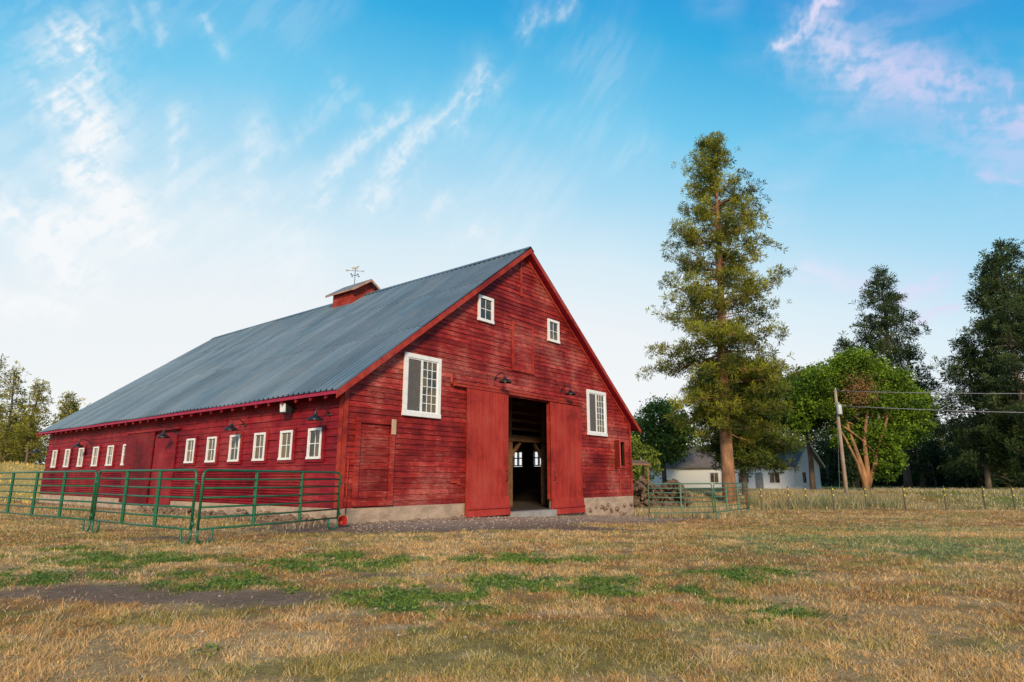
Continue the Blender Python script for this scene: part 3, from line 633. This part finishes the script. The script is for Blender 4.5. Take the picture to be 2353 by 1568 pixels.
# ------------------------------------------------------------ trees
BARK=simple('ponderosa_bark',(.42,.21,.10),(.19,.095,.055),.95,0,2.5,(1,1,.35),1.0,.06)
BARKG=simple('grey_bark',(.17,.125,.095),(.09,.07,.05),.95,0,2.5,(1,1,.35),.8,.05)
BARKO=simple('orange_bark',(.46,.23,.10),(.22,.12,.06),.9,0,2.5,(1,1,.35),.8,.05)
def tufts(centers,dirs,size,nn_,cols,wid,upb=.25):
    n=len(centers); k=nn_
    c=np.repeat(centers,k,axis=0); d=rng.normal(size=(n*k,3)); d/=np.linalg.norm(d,axis=1)[:,None]
    d=d+.45*np.repeat(dirs,k,axis=0)+np.array([0,0,upb]); d/=np.linalg.norm(d,axis=1)[:,None]
    s=np.repeat(size,k)*(.7+.6*rng.random(n*k)); t=np.cross(d,rng.normal(size=(n*k,3))); t/=np.linalg.norm(t,axis=1)[:,None]+1e-9
    w=(wid*(.7+.6*rng.random(n*k)))[:,None]
    P=np.empty((n*k,3,3)); st=c+d*(s*.08)[:,None]
    P[:,0]=st-t*w*.3; P[:,1]=c+d*s[:,None]*.9+t*w; P[:,2]=c+d*s[:,None]-t*w*.6
    C=np.repeat(cols,k,axis=0)*(.7+.6*rng.random(n*k))[:,None]
    return P,C
def conifer(name,x,y,H,prof,nb,seed,c_dark=(.035,.06,.02),c_lit=(.19,.19,.035),tsz=.34,wid=.035,nn_=14,bark=BARK,base_r=.42,lean=(0,0),lit=.5,parent=None,clump=5,ncl=1.0,clr=.3,droop=.25,inner=.35,vmin=.4):
    r_=random.Random(seed); z0=float(hgt(x,y))
    zs=[p[0]*H for p in prof]; rs=[p[1] for p in prof]
    R=lambda z: float(np.interp(z,zs,rs))
    mb=MB(); pts=[];rad=[]
    for k in range(13):
        f_=k/12; pts.append((lean[0]*f_+.12*math.sin(f_*7+seed),lean[1]*f_+.08*math.cos(f_*5+seed),f_*H-(.4 if k==0 else 0))); rad.append(base_r*(1-f_)**.85+.03+(.12*base_r if k==0 else 0))
    mb.tube(pts,rad,10)
    cen=[];dr=[];sz=[];cl=[]
    def axis_at(z): f_=z/H; return V((lean[0]*f_+.12*math.sin(f_*7+seed),lean[1]*f_+.08*math.cos(f_*5+seed),z))
    for i in range(nb):
        z=zs[0]+(zs[-1]-zs[0])*((i+r_.random())/nb)
        Rr=max(.15,R(z)*r_.uniform(vmin,1.15))
        a=r_.random()*6.283; o_=axis_at(z); hd=V((math.cos(a),math.sin(a),0))
        rise=r_.uniform(-.05,.35) if z>H*.45 else r_.uniform(-.3,.15)
        br=[]; nseg=5
        for k in range(nseg+1):
            u=k/nseg; br.append(o_+hd*Rr*u+V((0,0,Rr*(rise*u*1.2-droop*u*u*.6+ .3*max(0,u-.6)))) + V((r_.gauss(0,.04),r_.gauss(0,.04),r_.gauss(0,.04)))*Rr*u)
        if nn_>7: mb.tube(br,[max(.014,.06*(1-.8*k/nseg)*min(1,Rr/3)) for k in range(nseg+1)],5,cap=False)
        hue=r_.random()
        nc=max(1,int(round(Rr*ncl*r_.uniform(.7,1.3))))
        for q in range(nc):
            u=1-(1-inner)*(q/max(1,nc))*r_.uniform(.7,1.2); u=max(.15,min(1,u)); j=min(nseg-1,int(u*nseg)); p=br[j].lerp(br[j+1],u*nseg-j)
            side=V((-hd.y,hd.x,0))*r_.gauss(0,.22)*Rr*(1.15-u); cc_=p+side+V((0,0,abs(r_.gauss(0,.12))))
            ch=hue*.6+r_.random()*.5
            if nn_>11: mb.tube([p,cc_],[.02,.01],4,cap=False)
            for k in range(max(2,int(clump*r_.uniform(.5,1.4)))):
                off=V((r_.gauss(0,1),r_.gauss(0,1),r_.gauss(0,.75)))*clr
                q_=cc_+off; cen.append(q_[:]); dd=(hd*.5+off.normalized()*.8).normalized(); dr.append(dd[:]); sz.append(tsz*r_.uniform(.7,1.25))
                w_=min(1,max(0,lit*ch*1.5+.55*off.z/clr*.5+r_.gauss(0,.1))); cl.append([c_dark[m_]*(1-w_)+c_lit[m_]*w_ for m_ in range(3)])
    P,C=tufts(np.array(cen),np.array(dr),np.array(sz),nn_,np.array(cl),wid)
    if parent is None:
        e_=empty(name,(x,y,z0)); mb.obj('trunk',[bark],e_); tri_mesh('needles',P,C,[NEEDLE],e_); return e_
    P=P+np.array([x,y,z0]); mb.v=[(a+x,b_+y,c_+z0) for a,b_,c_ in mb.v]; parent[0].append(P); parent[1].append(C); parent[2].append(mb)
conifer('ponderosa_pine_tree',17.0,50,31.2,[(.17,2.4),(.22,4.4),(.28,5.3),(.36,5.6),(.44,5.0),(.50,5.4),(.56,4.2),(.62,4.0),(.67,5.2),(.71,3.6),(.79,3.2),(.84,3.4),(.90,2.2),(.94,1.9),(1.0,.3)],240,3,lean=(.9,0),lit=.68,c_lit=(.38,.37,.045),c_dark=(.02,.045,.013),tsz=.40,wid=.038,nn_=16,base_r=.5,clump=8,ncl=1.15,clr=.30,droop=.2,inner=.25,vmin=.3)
conifer('young_pine_tree',19.9,54.5,11.8,[(.22,3.2),(.4,4.4),(.6,4.3),(.8,3.2),(1.0,.9)],185,9,lit=.45,c_lit=(.24,.29,.045),c_dark=(.022,.048,.015),tsz=.42,wid=.042,nn_=14,base_r=.22,bark=BARKG,clump=6,ncl=1.7,clr=.34,droop=.1)
dk=dict(c_dark=(.018,.04,.02),c_lit=(.13,.17,.05),bark=BARKG)
conifer('pine_tree',46.6,75,27,[(.22,4.5),(.5,4.5),(.7,3.5),(.85,2.2),(1,.3)],180,21,lit=.5,tsz=.5,wid=.06,nn_=11,base_r=.4,clump=6,ncl=1.25,clr=.36,**dk)
conifer('pine_tree',48.6,88,20.5,[(.3,3.2),(.6,2.6),(.85,1.6),(1,.3)],100,22,lit=.5,tsz=.6,wid=.075,nn_=9,base_r=.35,clump=6,ncl=1.3,clr=.38,**dk)
conifer('pine_tree',49.4,60,23.2,[(.14,3.8),(.4,4.3),(.62,3.8),(.8,2.7),(1,.4)],180,23,lit=.45,tsz=.46,wid=.055,nn_=12,base_r=.38,clump=6,ncl=1.3,clr=.34,**dk)
conifer('pine_tree',55.0,65,26.5,[(.12,4.4),(.45,5.0),(.7,4.0),(.88,2.6),(1,.4)],190,24,lit=.45,tsz=.5,wid=.06,nn_=11,base_r=.4,clump=6,ncl=1.3,clr=.36,**dk)
conifer('pine_tree',47.2,63,15.5,[(.1,2.9),(.4,3.5),(.7,2.7),(1,.3)],125,25,lit=.45,tsz=.46,wid=.058,nn_=11,base_r=.25,clump=6,ncl=1.35,clr=.34,**dk)
def broad(name,x,y,blobs,stems,c1,c2,nleaf,lsz,bark,seed=0,bare=None):
    r_=np.random.default_rng(seed); z0=float(hgt(x,y)); e_=empty(name,(x,y,z0))
    mb=MB()
    for st in stems: mb.tube(st[0],st[1],9)
    Ps=[];Cs=[]; tot=sum(b_[3]**2 for b_ in blobs)
    for (dx,dy,z,rx,rz_) in blobs:
        n=int(nleaf*rx**2/tot); k=30; ns=max(10,int(n/k))
        d=r_.normal(size=(ns,3)); d/=np.linalg.norm(d,axis=1)[:,None]; rad=(.45+.75*r_.random(ns)**.6)[:,None]; cc_=d*rad*np.array([rx,rx,rz_])+np.array([dx,dy,z])
        hue=r_.random(ns); csz=(.18+.26*r_.random(ns))*min(1.2,rx/2)
        P0=np.repeat(cc_,k,axis=0)+r_.normal(size=(ns*k,3))*np.repeat(csz,k)[:,None]*np.array([1,1,.8])
        s=lsz*(.6+.8*r_.random(ns*k)); a=r_.normal(size=(ns*k,3)); a/=np.linalg.norm(a,axis=1)[:,None]; b2=np.cross(a,r_.normal(size=(ns*k,3))); b2/=np.linalg.norm(b2,axis=1)[:,None]+1e-9
        P=np.stack([P0-a*s[:,None]*.5-b2*s[:,None]*.4,P0+a*s[:,None]*.7,P0-a*s[:,None]*.3+b2*s[:,None]*.6],1)
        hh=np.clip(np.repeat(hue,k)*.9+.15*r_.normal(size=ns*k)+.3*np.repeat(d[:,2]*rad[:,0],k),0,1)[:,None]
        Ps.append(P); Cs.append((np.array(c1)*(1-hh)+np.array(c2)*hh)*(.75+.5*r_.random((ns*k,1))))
        if len(stems) and rx>1: 
            p0=V(stems[r_.integers(len(stems))][0][-1]); mb.tube([p0,p0.lerp(V((dx,dy,z)),.5)+V((0,0,.3)),(dx,dy,z)],[.1,.06,.03],6)
            for _ in range(4):
                q_=V((dx,dy,z))+V(r_.normal(size=3))*rx*.5; mb.tube([(dx,dy,z),q_],[.04,.012],5)
    mb.obj('trunk',[bark],e_)
    if bare is not None:
        n=1800; P0=r_.normal(size=(n,3))*np.array(bare[3:6])+np.array(bare[:3]); s=lsz*.7; a=r_.normal(size=(n,3))*s; b2=r_.normal(size=(n,3))*s*.5
        Ps.append(np.stack([P0,P0+a,P0+b2],1)); Cs.append(np.array([[.42,.24,.12]])*(.6+.7*r_.random((n,1))))
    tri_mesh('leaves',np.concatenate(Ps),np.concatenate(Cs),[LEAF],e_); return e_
st=[([(0,0,-.3),(.1,0,1.2),(-.4,0,3.4),(-.9,0,5.4),(-1.2,0,7.4)],[.36,.26,.17,.13,.1]),([(0.05,0,.2),(.3,-.1,2),(.2,-.3,4.5),(.6,-.6,7),(.9,-.7,9)],[.28,.22,.17,.13,.1]),([(0.2,0,.3),(.9,-.2,2.2),(1.7,-.3,4.6),(2.6,-.3,6.6)],[.24,.17,.13,.1]),([(-.1,0,.6),(-.6,-.2,2.6),(-1.4,-.2,4.6),(-2.2,-.2,6.4)],[.15,.12,.09,.07])]
broad('willow_tree',32.2,58,[(0,0,10.8,2.4,1.5),(-2.8,0,9.9,2.0,1.5),(2.8,.3,9.9,2.1,1.5),(4.8,0,7.8,1.8,1.6),(-4.4,.2,8.0,1.5,1.5),(1.2,-.6,8.4,1.8,1.3),(-1.6,.3,7.6,1.5,1.4),(4.0,.2,5.5,1.5,1.5),(2.6,-.2,4.2,1.3,1.5),(.9,.5,5.4,1.3,1.4),(1.9,-.4,2.5,1.1,1.3),(2.9,.1,2.9,.9,1.3),(.8,.4,3.2,.9,1.4),(-1.3,.6,5.2,1.0,1.2),(-.2,-1.0,11.8,1.5,.9),(-5.4,0,6.4,.9,1.1),(5.8,0,6.0,.9,1.2)],st,(.028,.075,.01),(.27,.41,.03),70000,.16,BARKO,5,bare=(-.6,-2.1,9.0,.8,.4,.9))
broad('willow_tree',30.2,64,[(0,0,10.4,2.0,1.4),(-1.7,0,8.8,1.7,1.4),(1.4,0,8.4,1.9,1.5),(-.6,0,7.2,1.9,1.3),(-2.4,0,7.2,1.1,1.1)],[([(0,0,-.3),(.1,0,3),(-.1,0,6)],[.3,.24,.13])],(.025,.06,.012),(.15,.24,.035),24000,.2,BARKG,6)
broad('maple_tree',18.0,75,[(0,0,8.2,2.4,1.8),(-2.6,0,6.0,2.2,1.7),(2.4,0,6.3,2.1,1.7),(-.2,0,4.6,2.5,1.6),(-4.3,0,4.5,1.5,1.4)],[([(0,0,-.3),(0,0,3),(.1,0,5)],[.3,.25,.15])],(.035,.08,.02),(.24,.35,.06),22000,.22,BARKG,8)
broad('lilac_bush',9.2,52,[(0,0,4.2,1.4,1.6),(1.3,0,3.0,1.4,1.5),(-1.2,0,3.2,1.3,1.6),(.2,0,2.0,1.6,1.3)],[([(0,0,-.3),(0,0,2)],[.15,.1])],(.05,.09,.02),(.32,.38,.05),9000,.15,BARKG,11)
Ps=[[],[],[]]
def mass(n,fx,fy,fh,seed0,cd,cl_,lit=.5):
    rr=random.Random(seed0)
    for i in range(n):
        x_=fx(rr);y_=fy(rr);H=fh(rr); conifer('',x_,y_,H,[(.06,H*.17),(.35,H*.17),(.65,H*.11),(1,.2)],36,seed0+i,cd,cl_,tsz=.8,wid=.12,nn_=6,bark=BARKG,base_r=.25,lit=lit,parent=Ps,clump=4,ncl=1.4,clr=.5)
mass(40,lambda r:r.uniform(54,98),lambda r:r.uniform(88,118),lambda r:r.uniform(7,14),100,(.018,.037,.017),(.09,.13,.045))
mass(26,lambda r:r.uniform(40,64),lambda r:r.uniform(95,125),lambda r:r.uniform(7,11),200,(.02,.042,.016),(.10,.14,.045))
mass(20,lambda r:r.uniform(58,80),lambda r:r.uniform(70,86),lambda r:r.uniform(5,11.5),300,(.016,.034,.016),(.085,.12,.04))
mass(44,lambda r:r.uniform(42,84),lambda r:r.uniform(78,100),lambda r:r.uniform(3,6.5),350,(.016,.034,.016),(.09,.13,.04))
def flush(name):
    tri_mesh(name,np.concatenate(Ps[0]),np.concatenate(Ps[1]),[NEEDLE],ee); 
    mb=MB()
    for m_ in Ps[2]:
        o_=len(mb.v); mb.v+=m_.v; mb.c+=m_.c; mb.f+=[tuple(q_+o_ for q_ in f_) for f_ in m_.f]; mb.m+=m_.m; mb.sm+=m_.sm
    mb.obj('trunks',[BARKG],ee)
ee=empty('distant_forest'); flush('forest_needles')
Ps=[[],[],[]]
YD=(.08,.10,.025); YL=(.46,.41,.07)
mass(24,lambda r:r.uniform(-100,-60),lambda r:r.uniform(74,100),lambda r:r.uniform(4,8.5),400,YD,YL,.75)
for (x_,y_,H) in ((-61.5,76,11.5),(-58.5,76,9.8),(-66,78,13.2),(-55.5,78,8.5),(-64,74,8.5)): conifer('',x_,y_,H,[(.1,2.1),(.4,1.7),(.7,1.0),(1,.15)],85,int(-x_),YD,YL,tsz=.45,wid=.065,nn_=9,bark=BARKG,base_r=.16,lit=.6,parent=Ps,clump=4,ncl=1.6,clr=.34)
for (x_,y_,H) in ((-60,104,15),(-72,120,12)): conifer('',x_,y_,H,[(.1,2.8),(.5,2.2),(1,.2)],60,int(-x_),YD,YL,tsz=.7,wid=.1,nn_=9,bark=BARKG,base_r=.2,lit=.6,parent=Ps,clump=4,ncl=1.2,clr=.4)
ee=empty('distant_grove'); flush('grove_needles')
# ------------------------------------------------------------ world
w=bpy.data.worlds.new('World'); scene.world=w; w.use_nodes=True; nt=w.node_tree; nt.nodes.clear()
SUN_AZ=math.radians(176); SUN_EL=math.radians(24)
sky=N(nt,'ShaderNodeTexSky',sky_type='NISHITA'); sky.sun_disc=False; sky.sun_elevation=SUN_EL; sky.sun_rotation=SUN_AZ; sky.air_density=1.0; sky.dust_density=1.0; sky.ozone_density=2.5
tc=N(nt,'ShaderNodeTexCoord'); sep=N(nt,'ShaderNodeSeparateXYZ'); nt.links.new(tc.outputs['Generated'],sep.inputs[0])
def M_(op,a,b_=None):
    n=N(nt,'ShaderNodeMath',operation=op)
    for i,x in enumerate((a,b_)):
        if x is None: continue
        if isinstance(x,(int,float)): n.inputs[i].default_value=x
        else: nt.links.new(x,n.inputs[i])
    return n.outputs[0]
D=180/math.pi
az=M_('MULTIPLY',M_('ARCTAN2',sep.outputs[0],sep.outputs[1]),D); el=M_('MULTIPLY',M_('ARCSINE',sep.outputs[2]),D)
az2=M_('MINIMUM',M_('MULTIPLY',M_('MULTIPLY',az,az),.0036),10)
elp=M_('ADD',el,M_('ADD',az2,M_('MAXIMUM',M_('MINIMUM',M_('MULTIPLY',az,.12),6),-3)))
big=noise(nt,tc.outputs['Generated'],2.2,2,.6); elp=M_('ADD',elp,M_('MULTIPLY',M_('SUBTRACT',big.outputs[0],.5),6))
ramp=N(nt,'ShaderNodeValToRGB'); nt.links.new(M_('DIVIDE',elp,60),ramp.inputs[0])
cr=ramp.color_ramp
def lin(c): return tuple(((x/255)/12.92 if x/255<=.04045 else ((x/255+.055)/1.055)**2.4) for x in c)
stops=[(0.0,(248,246,242)),(.23,(241,244,245)),(.34,(220,239,247)),(.44,(174,222,245)),(.55,(116,204,241)),(.67,(50,174,228)),(.81,(0,134,216)),(1.0,(0,98,190))]
while len(cr.elements)<len(stops): cr.elements.new(.5)
for e_,(p,c) in zip(cr.elements,stops): e_.position=p; e_.color=(*lin(c),1)
skyb=mixc(nt,1,sky.outputs[0],(.12,.12,.12),'MULTIPLY')
base=mixc(nt,.9,skyb,ramp.outputs[0])
bg=N(nt,'ShaderNodeBackground'); nt.links.new(base,bg.inputs[0]); bg.inputs[1].default_value=1.04
wo=N(nt,'ShaderNodeOutputWorld'); nt.links.new(bg.outputs[0],wo.inputs[0])
# ------------------------------------------------------------ cirrus clouds on a high shell
strokes=[([(-39.6,30.6),(-39.2,27.7),(-36.9,25.9),(-37.2,23.5),(-34.4,21.7),(-33.4,20.2),(-38.4,18.4),(-36.7,15.6)],2.3,.95),
([(-31.1,28.5),(-30.9,26),(-31.3,23.3)],1.0,.5),([(-25.0,28.4),(-25.7,24.0)],1.4,.42),([(-10.4,31.4),(-14.1,29.1),(-16.9,27.3),(-18.7,24.1)],.95,.5),
([(-3.0,35.1),(-5.2,31.9),(-9.5,29.5),(-11.9,26.7),(-14.3,24.2)],1.2,.6),([(.3,39.3),(5.7,40.3)],.7,.35),
([(26.4,35.8),(29,35.7),(31.7,36.2)],.7,.85),([(28.9,35.1),(32,31.8),(36,28.7),(40.1,26.8),(43.5,24)],1.9,.6),([(36,28.7),(41,23)],3.2,.3),
([(33.6,11.8),(36.9,12.2)],.5,.6),([(32.5,14),(35.2,14.2)],.8,.6),([(26,16.5),(29.9,15.4)],1.0,.5),([(39.6,21.6),(42,21.4)],.6,.45),
([(-29.5,35.9),(-28.8,34.0)],.7,.3),([(-34,35.5),(-33.4,33.6)],.8,.3),([(-36,34.8),(-35.3,33.3)],.6,.25),([(-42,13.1),(-36.3,12.8)],1.3,.8),([(-41,18.0),(-37,18.8),(-33.3,19.5)],2.0,.85),
([(-5.9,25),(-7.6,23.8)],1.1,.35),([(-5.4,21.5),(-1.8,22.7)],.5,.35),([(-22.5,28.2),(-18.1,32.4)],.9,.25),([(-13.8,30.5),(-17.4,33.5)],.9,.2),([(-9.5,29.5),(-13,25)],2.4,.28),([(-30,24),(-20,20)],3.5,.28)]
AZ,EL=np.meshgrid(np.arange(-56,56.01,.11),np.arange(7,50,.11))
wx=(fbm(AZ*.16,EL*.16,3,.45)-.5)*3.2+(fbm(AZ*.9+9,EL*.9+4,4,.6)-.5)*1.5; wy=(fbm(AZ*.16+50,EL*.16+31,3,.45)-.5)*3.2+(fbm(AZ*.9+80,EL*.9+3,4,.6)-.5)*1.5
AW=AZ+wx; EW=EL+wy; tot=np.zeros_like(AZ)
for pts,wd,amp in strokes:
    for (ax,ay),(bx,by) in zip(pts[:-1],pts[1:]):
        t=np.clip(((AW-ax)*(bx-ax)+(EW-ay)*(by-ay))/((bx-ax)**2+(by-ay)**2),0,1)
        d=np.hypot(AW-ax-(bx-ax)*t,EW-ay-(by-ay)*t); tot=np.maximum(tot,amp*(.75*np.exp(-(d/wd)**2*1.5)+.25*np.exp(-(d/wd/2)**2)))
def rot(a,b_,deg): r=math.radians(deg); return a*math.cos(r)+b_*math.sin(r),-a*math.sin(r)+b_*math.cos(r)
sx=(fbm(AZ*.12+3,EL*.12+9,3,.45)-.5)*5
U,Vv=rot(AZ+sx,EL+sx,48); fibL=sfbm(U*.22,Vv*1.0,5,.6)
U2,V2=rot(AZ+sx,EL-sx,-12); fibR=sfbm(U2*.25,V2*.9,5,.6)
rgt=sst(AZ,12,24); fib=fibL*(1-rgt)+fibR*rgt; fib2=fbm(AZ*1.3+wx,EL*1.3+wy,4,.6); soft=fbm(AZ*.09+7,EL*.13+2,3,.5)
mask=tot*(.30+.75*sst(fib*.55+fib2*.45,.34,.64))+sst(soft,.42,.75)*(.35+.65*sst(fib,.35,.7))*.16
t=np.clip(((AZ-35.5)*4.1+(EL-29.3)*.4)/(4.1**2+.16),0,1); mask=np.maximum(mask,.4*np.exp(-(np.hypot(AZ-35.5-4.1*t,EL-29.3-.4*t)/.10)**2))
mask=np.clip(mask,0,.93)*sst(EL,7.2,10)*(1-sst(EL,46,49.5))*(1-sst(np.abs(AZ),50,55))
Rr=2800.; ar,er=np.radians(AZ),np.radians(EL)
pkf=sst(AZ,10,42)[...,None]; CC=(1-pkf)*np.array(lin((248,250,252)))+pkf*np.array(lin((226,214,248)))
cl=grid_mesh('sky_cirrus_clouds',Rr*np.sin(ar)*np.cos(er),Rr*np.cos(ar)*np.cos(er),Rr*np.sin(er),CC,mask)
m=bpy.data.materials.new('cirrus'); m.use_nodes=True; nt=m.node_tree; nt.nodes.clear()
o=N(nt,'ShaderNodeOutputMaterial'); tr=N(nt,'ShaderNodeBsdfTransparent'); em=N(nt,'ShaderNodeEmission'); mx_=N(nt,'ShaderNodeMixShader')
a1=N(nt,'ShaderNodeAttribute',attribute_name='cirrus'); a2=N(nt,'ShaderNodeAttribute',attribute_name='col')
nt.links.new(a1.outputs['Fac'],mx_.inputs[0]); nt.links.new(a2.outputs['Color'],em.inputs[0]); nt.links.new(tr.outputs[0],mx_.inputs[1]); nt.links.new(em.outputs[0],mx_.inputs[2]); nt.links.new(mx_.outputs[0],o.inputs[0])
try: m.cycles.emission_sampling='NONE'
except Exception: pass
cl.data.materials.append(m)
# ------------------------------------------------------------ sun + camera
ld=bpy.data.lights.new('sun','SUN'); ld.energy=3.9; ld.angle=math.radians(10); ld.color=(1,.81,.56); lo=bpy.data.objects.new('sun',ld); scene.collection.objects.link(lo)
to=V((math.sin(SUN_AZ)*math.cos(SUN_EL),math.cos(SUN_AZ)*math.cos(SUN_EL),math.sin(SUN_EL))); lo.rotation_euler=to.to_track_quat('Z','Y').to_euler(); lo.location=(0,-20,30)
cd=bpy.data.cameras.new('camera'); cam=bpy.data.objects.new('camera',cd); scene.collection.objects.link(cam); scene.camera=cam
cam.location=(0,0,1.5); cam.rotation_euler=(math.radians(102.5),0,0); cd.sensor_width=36; cd.lens=36*1425/2353; cd.clip_end=8000; cd.clip_start=.05
scene.view_settings.view_transform='Standard'; scene.view_settings.look='None'; scene.view_settings.exposure=0
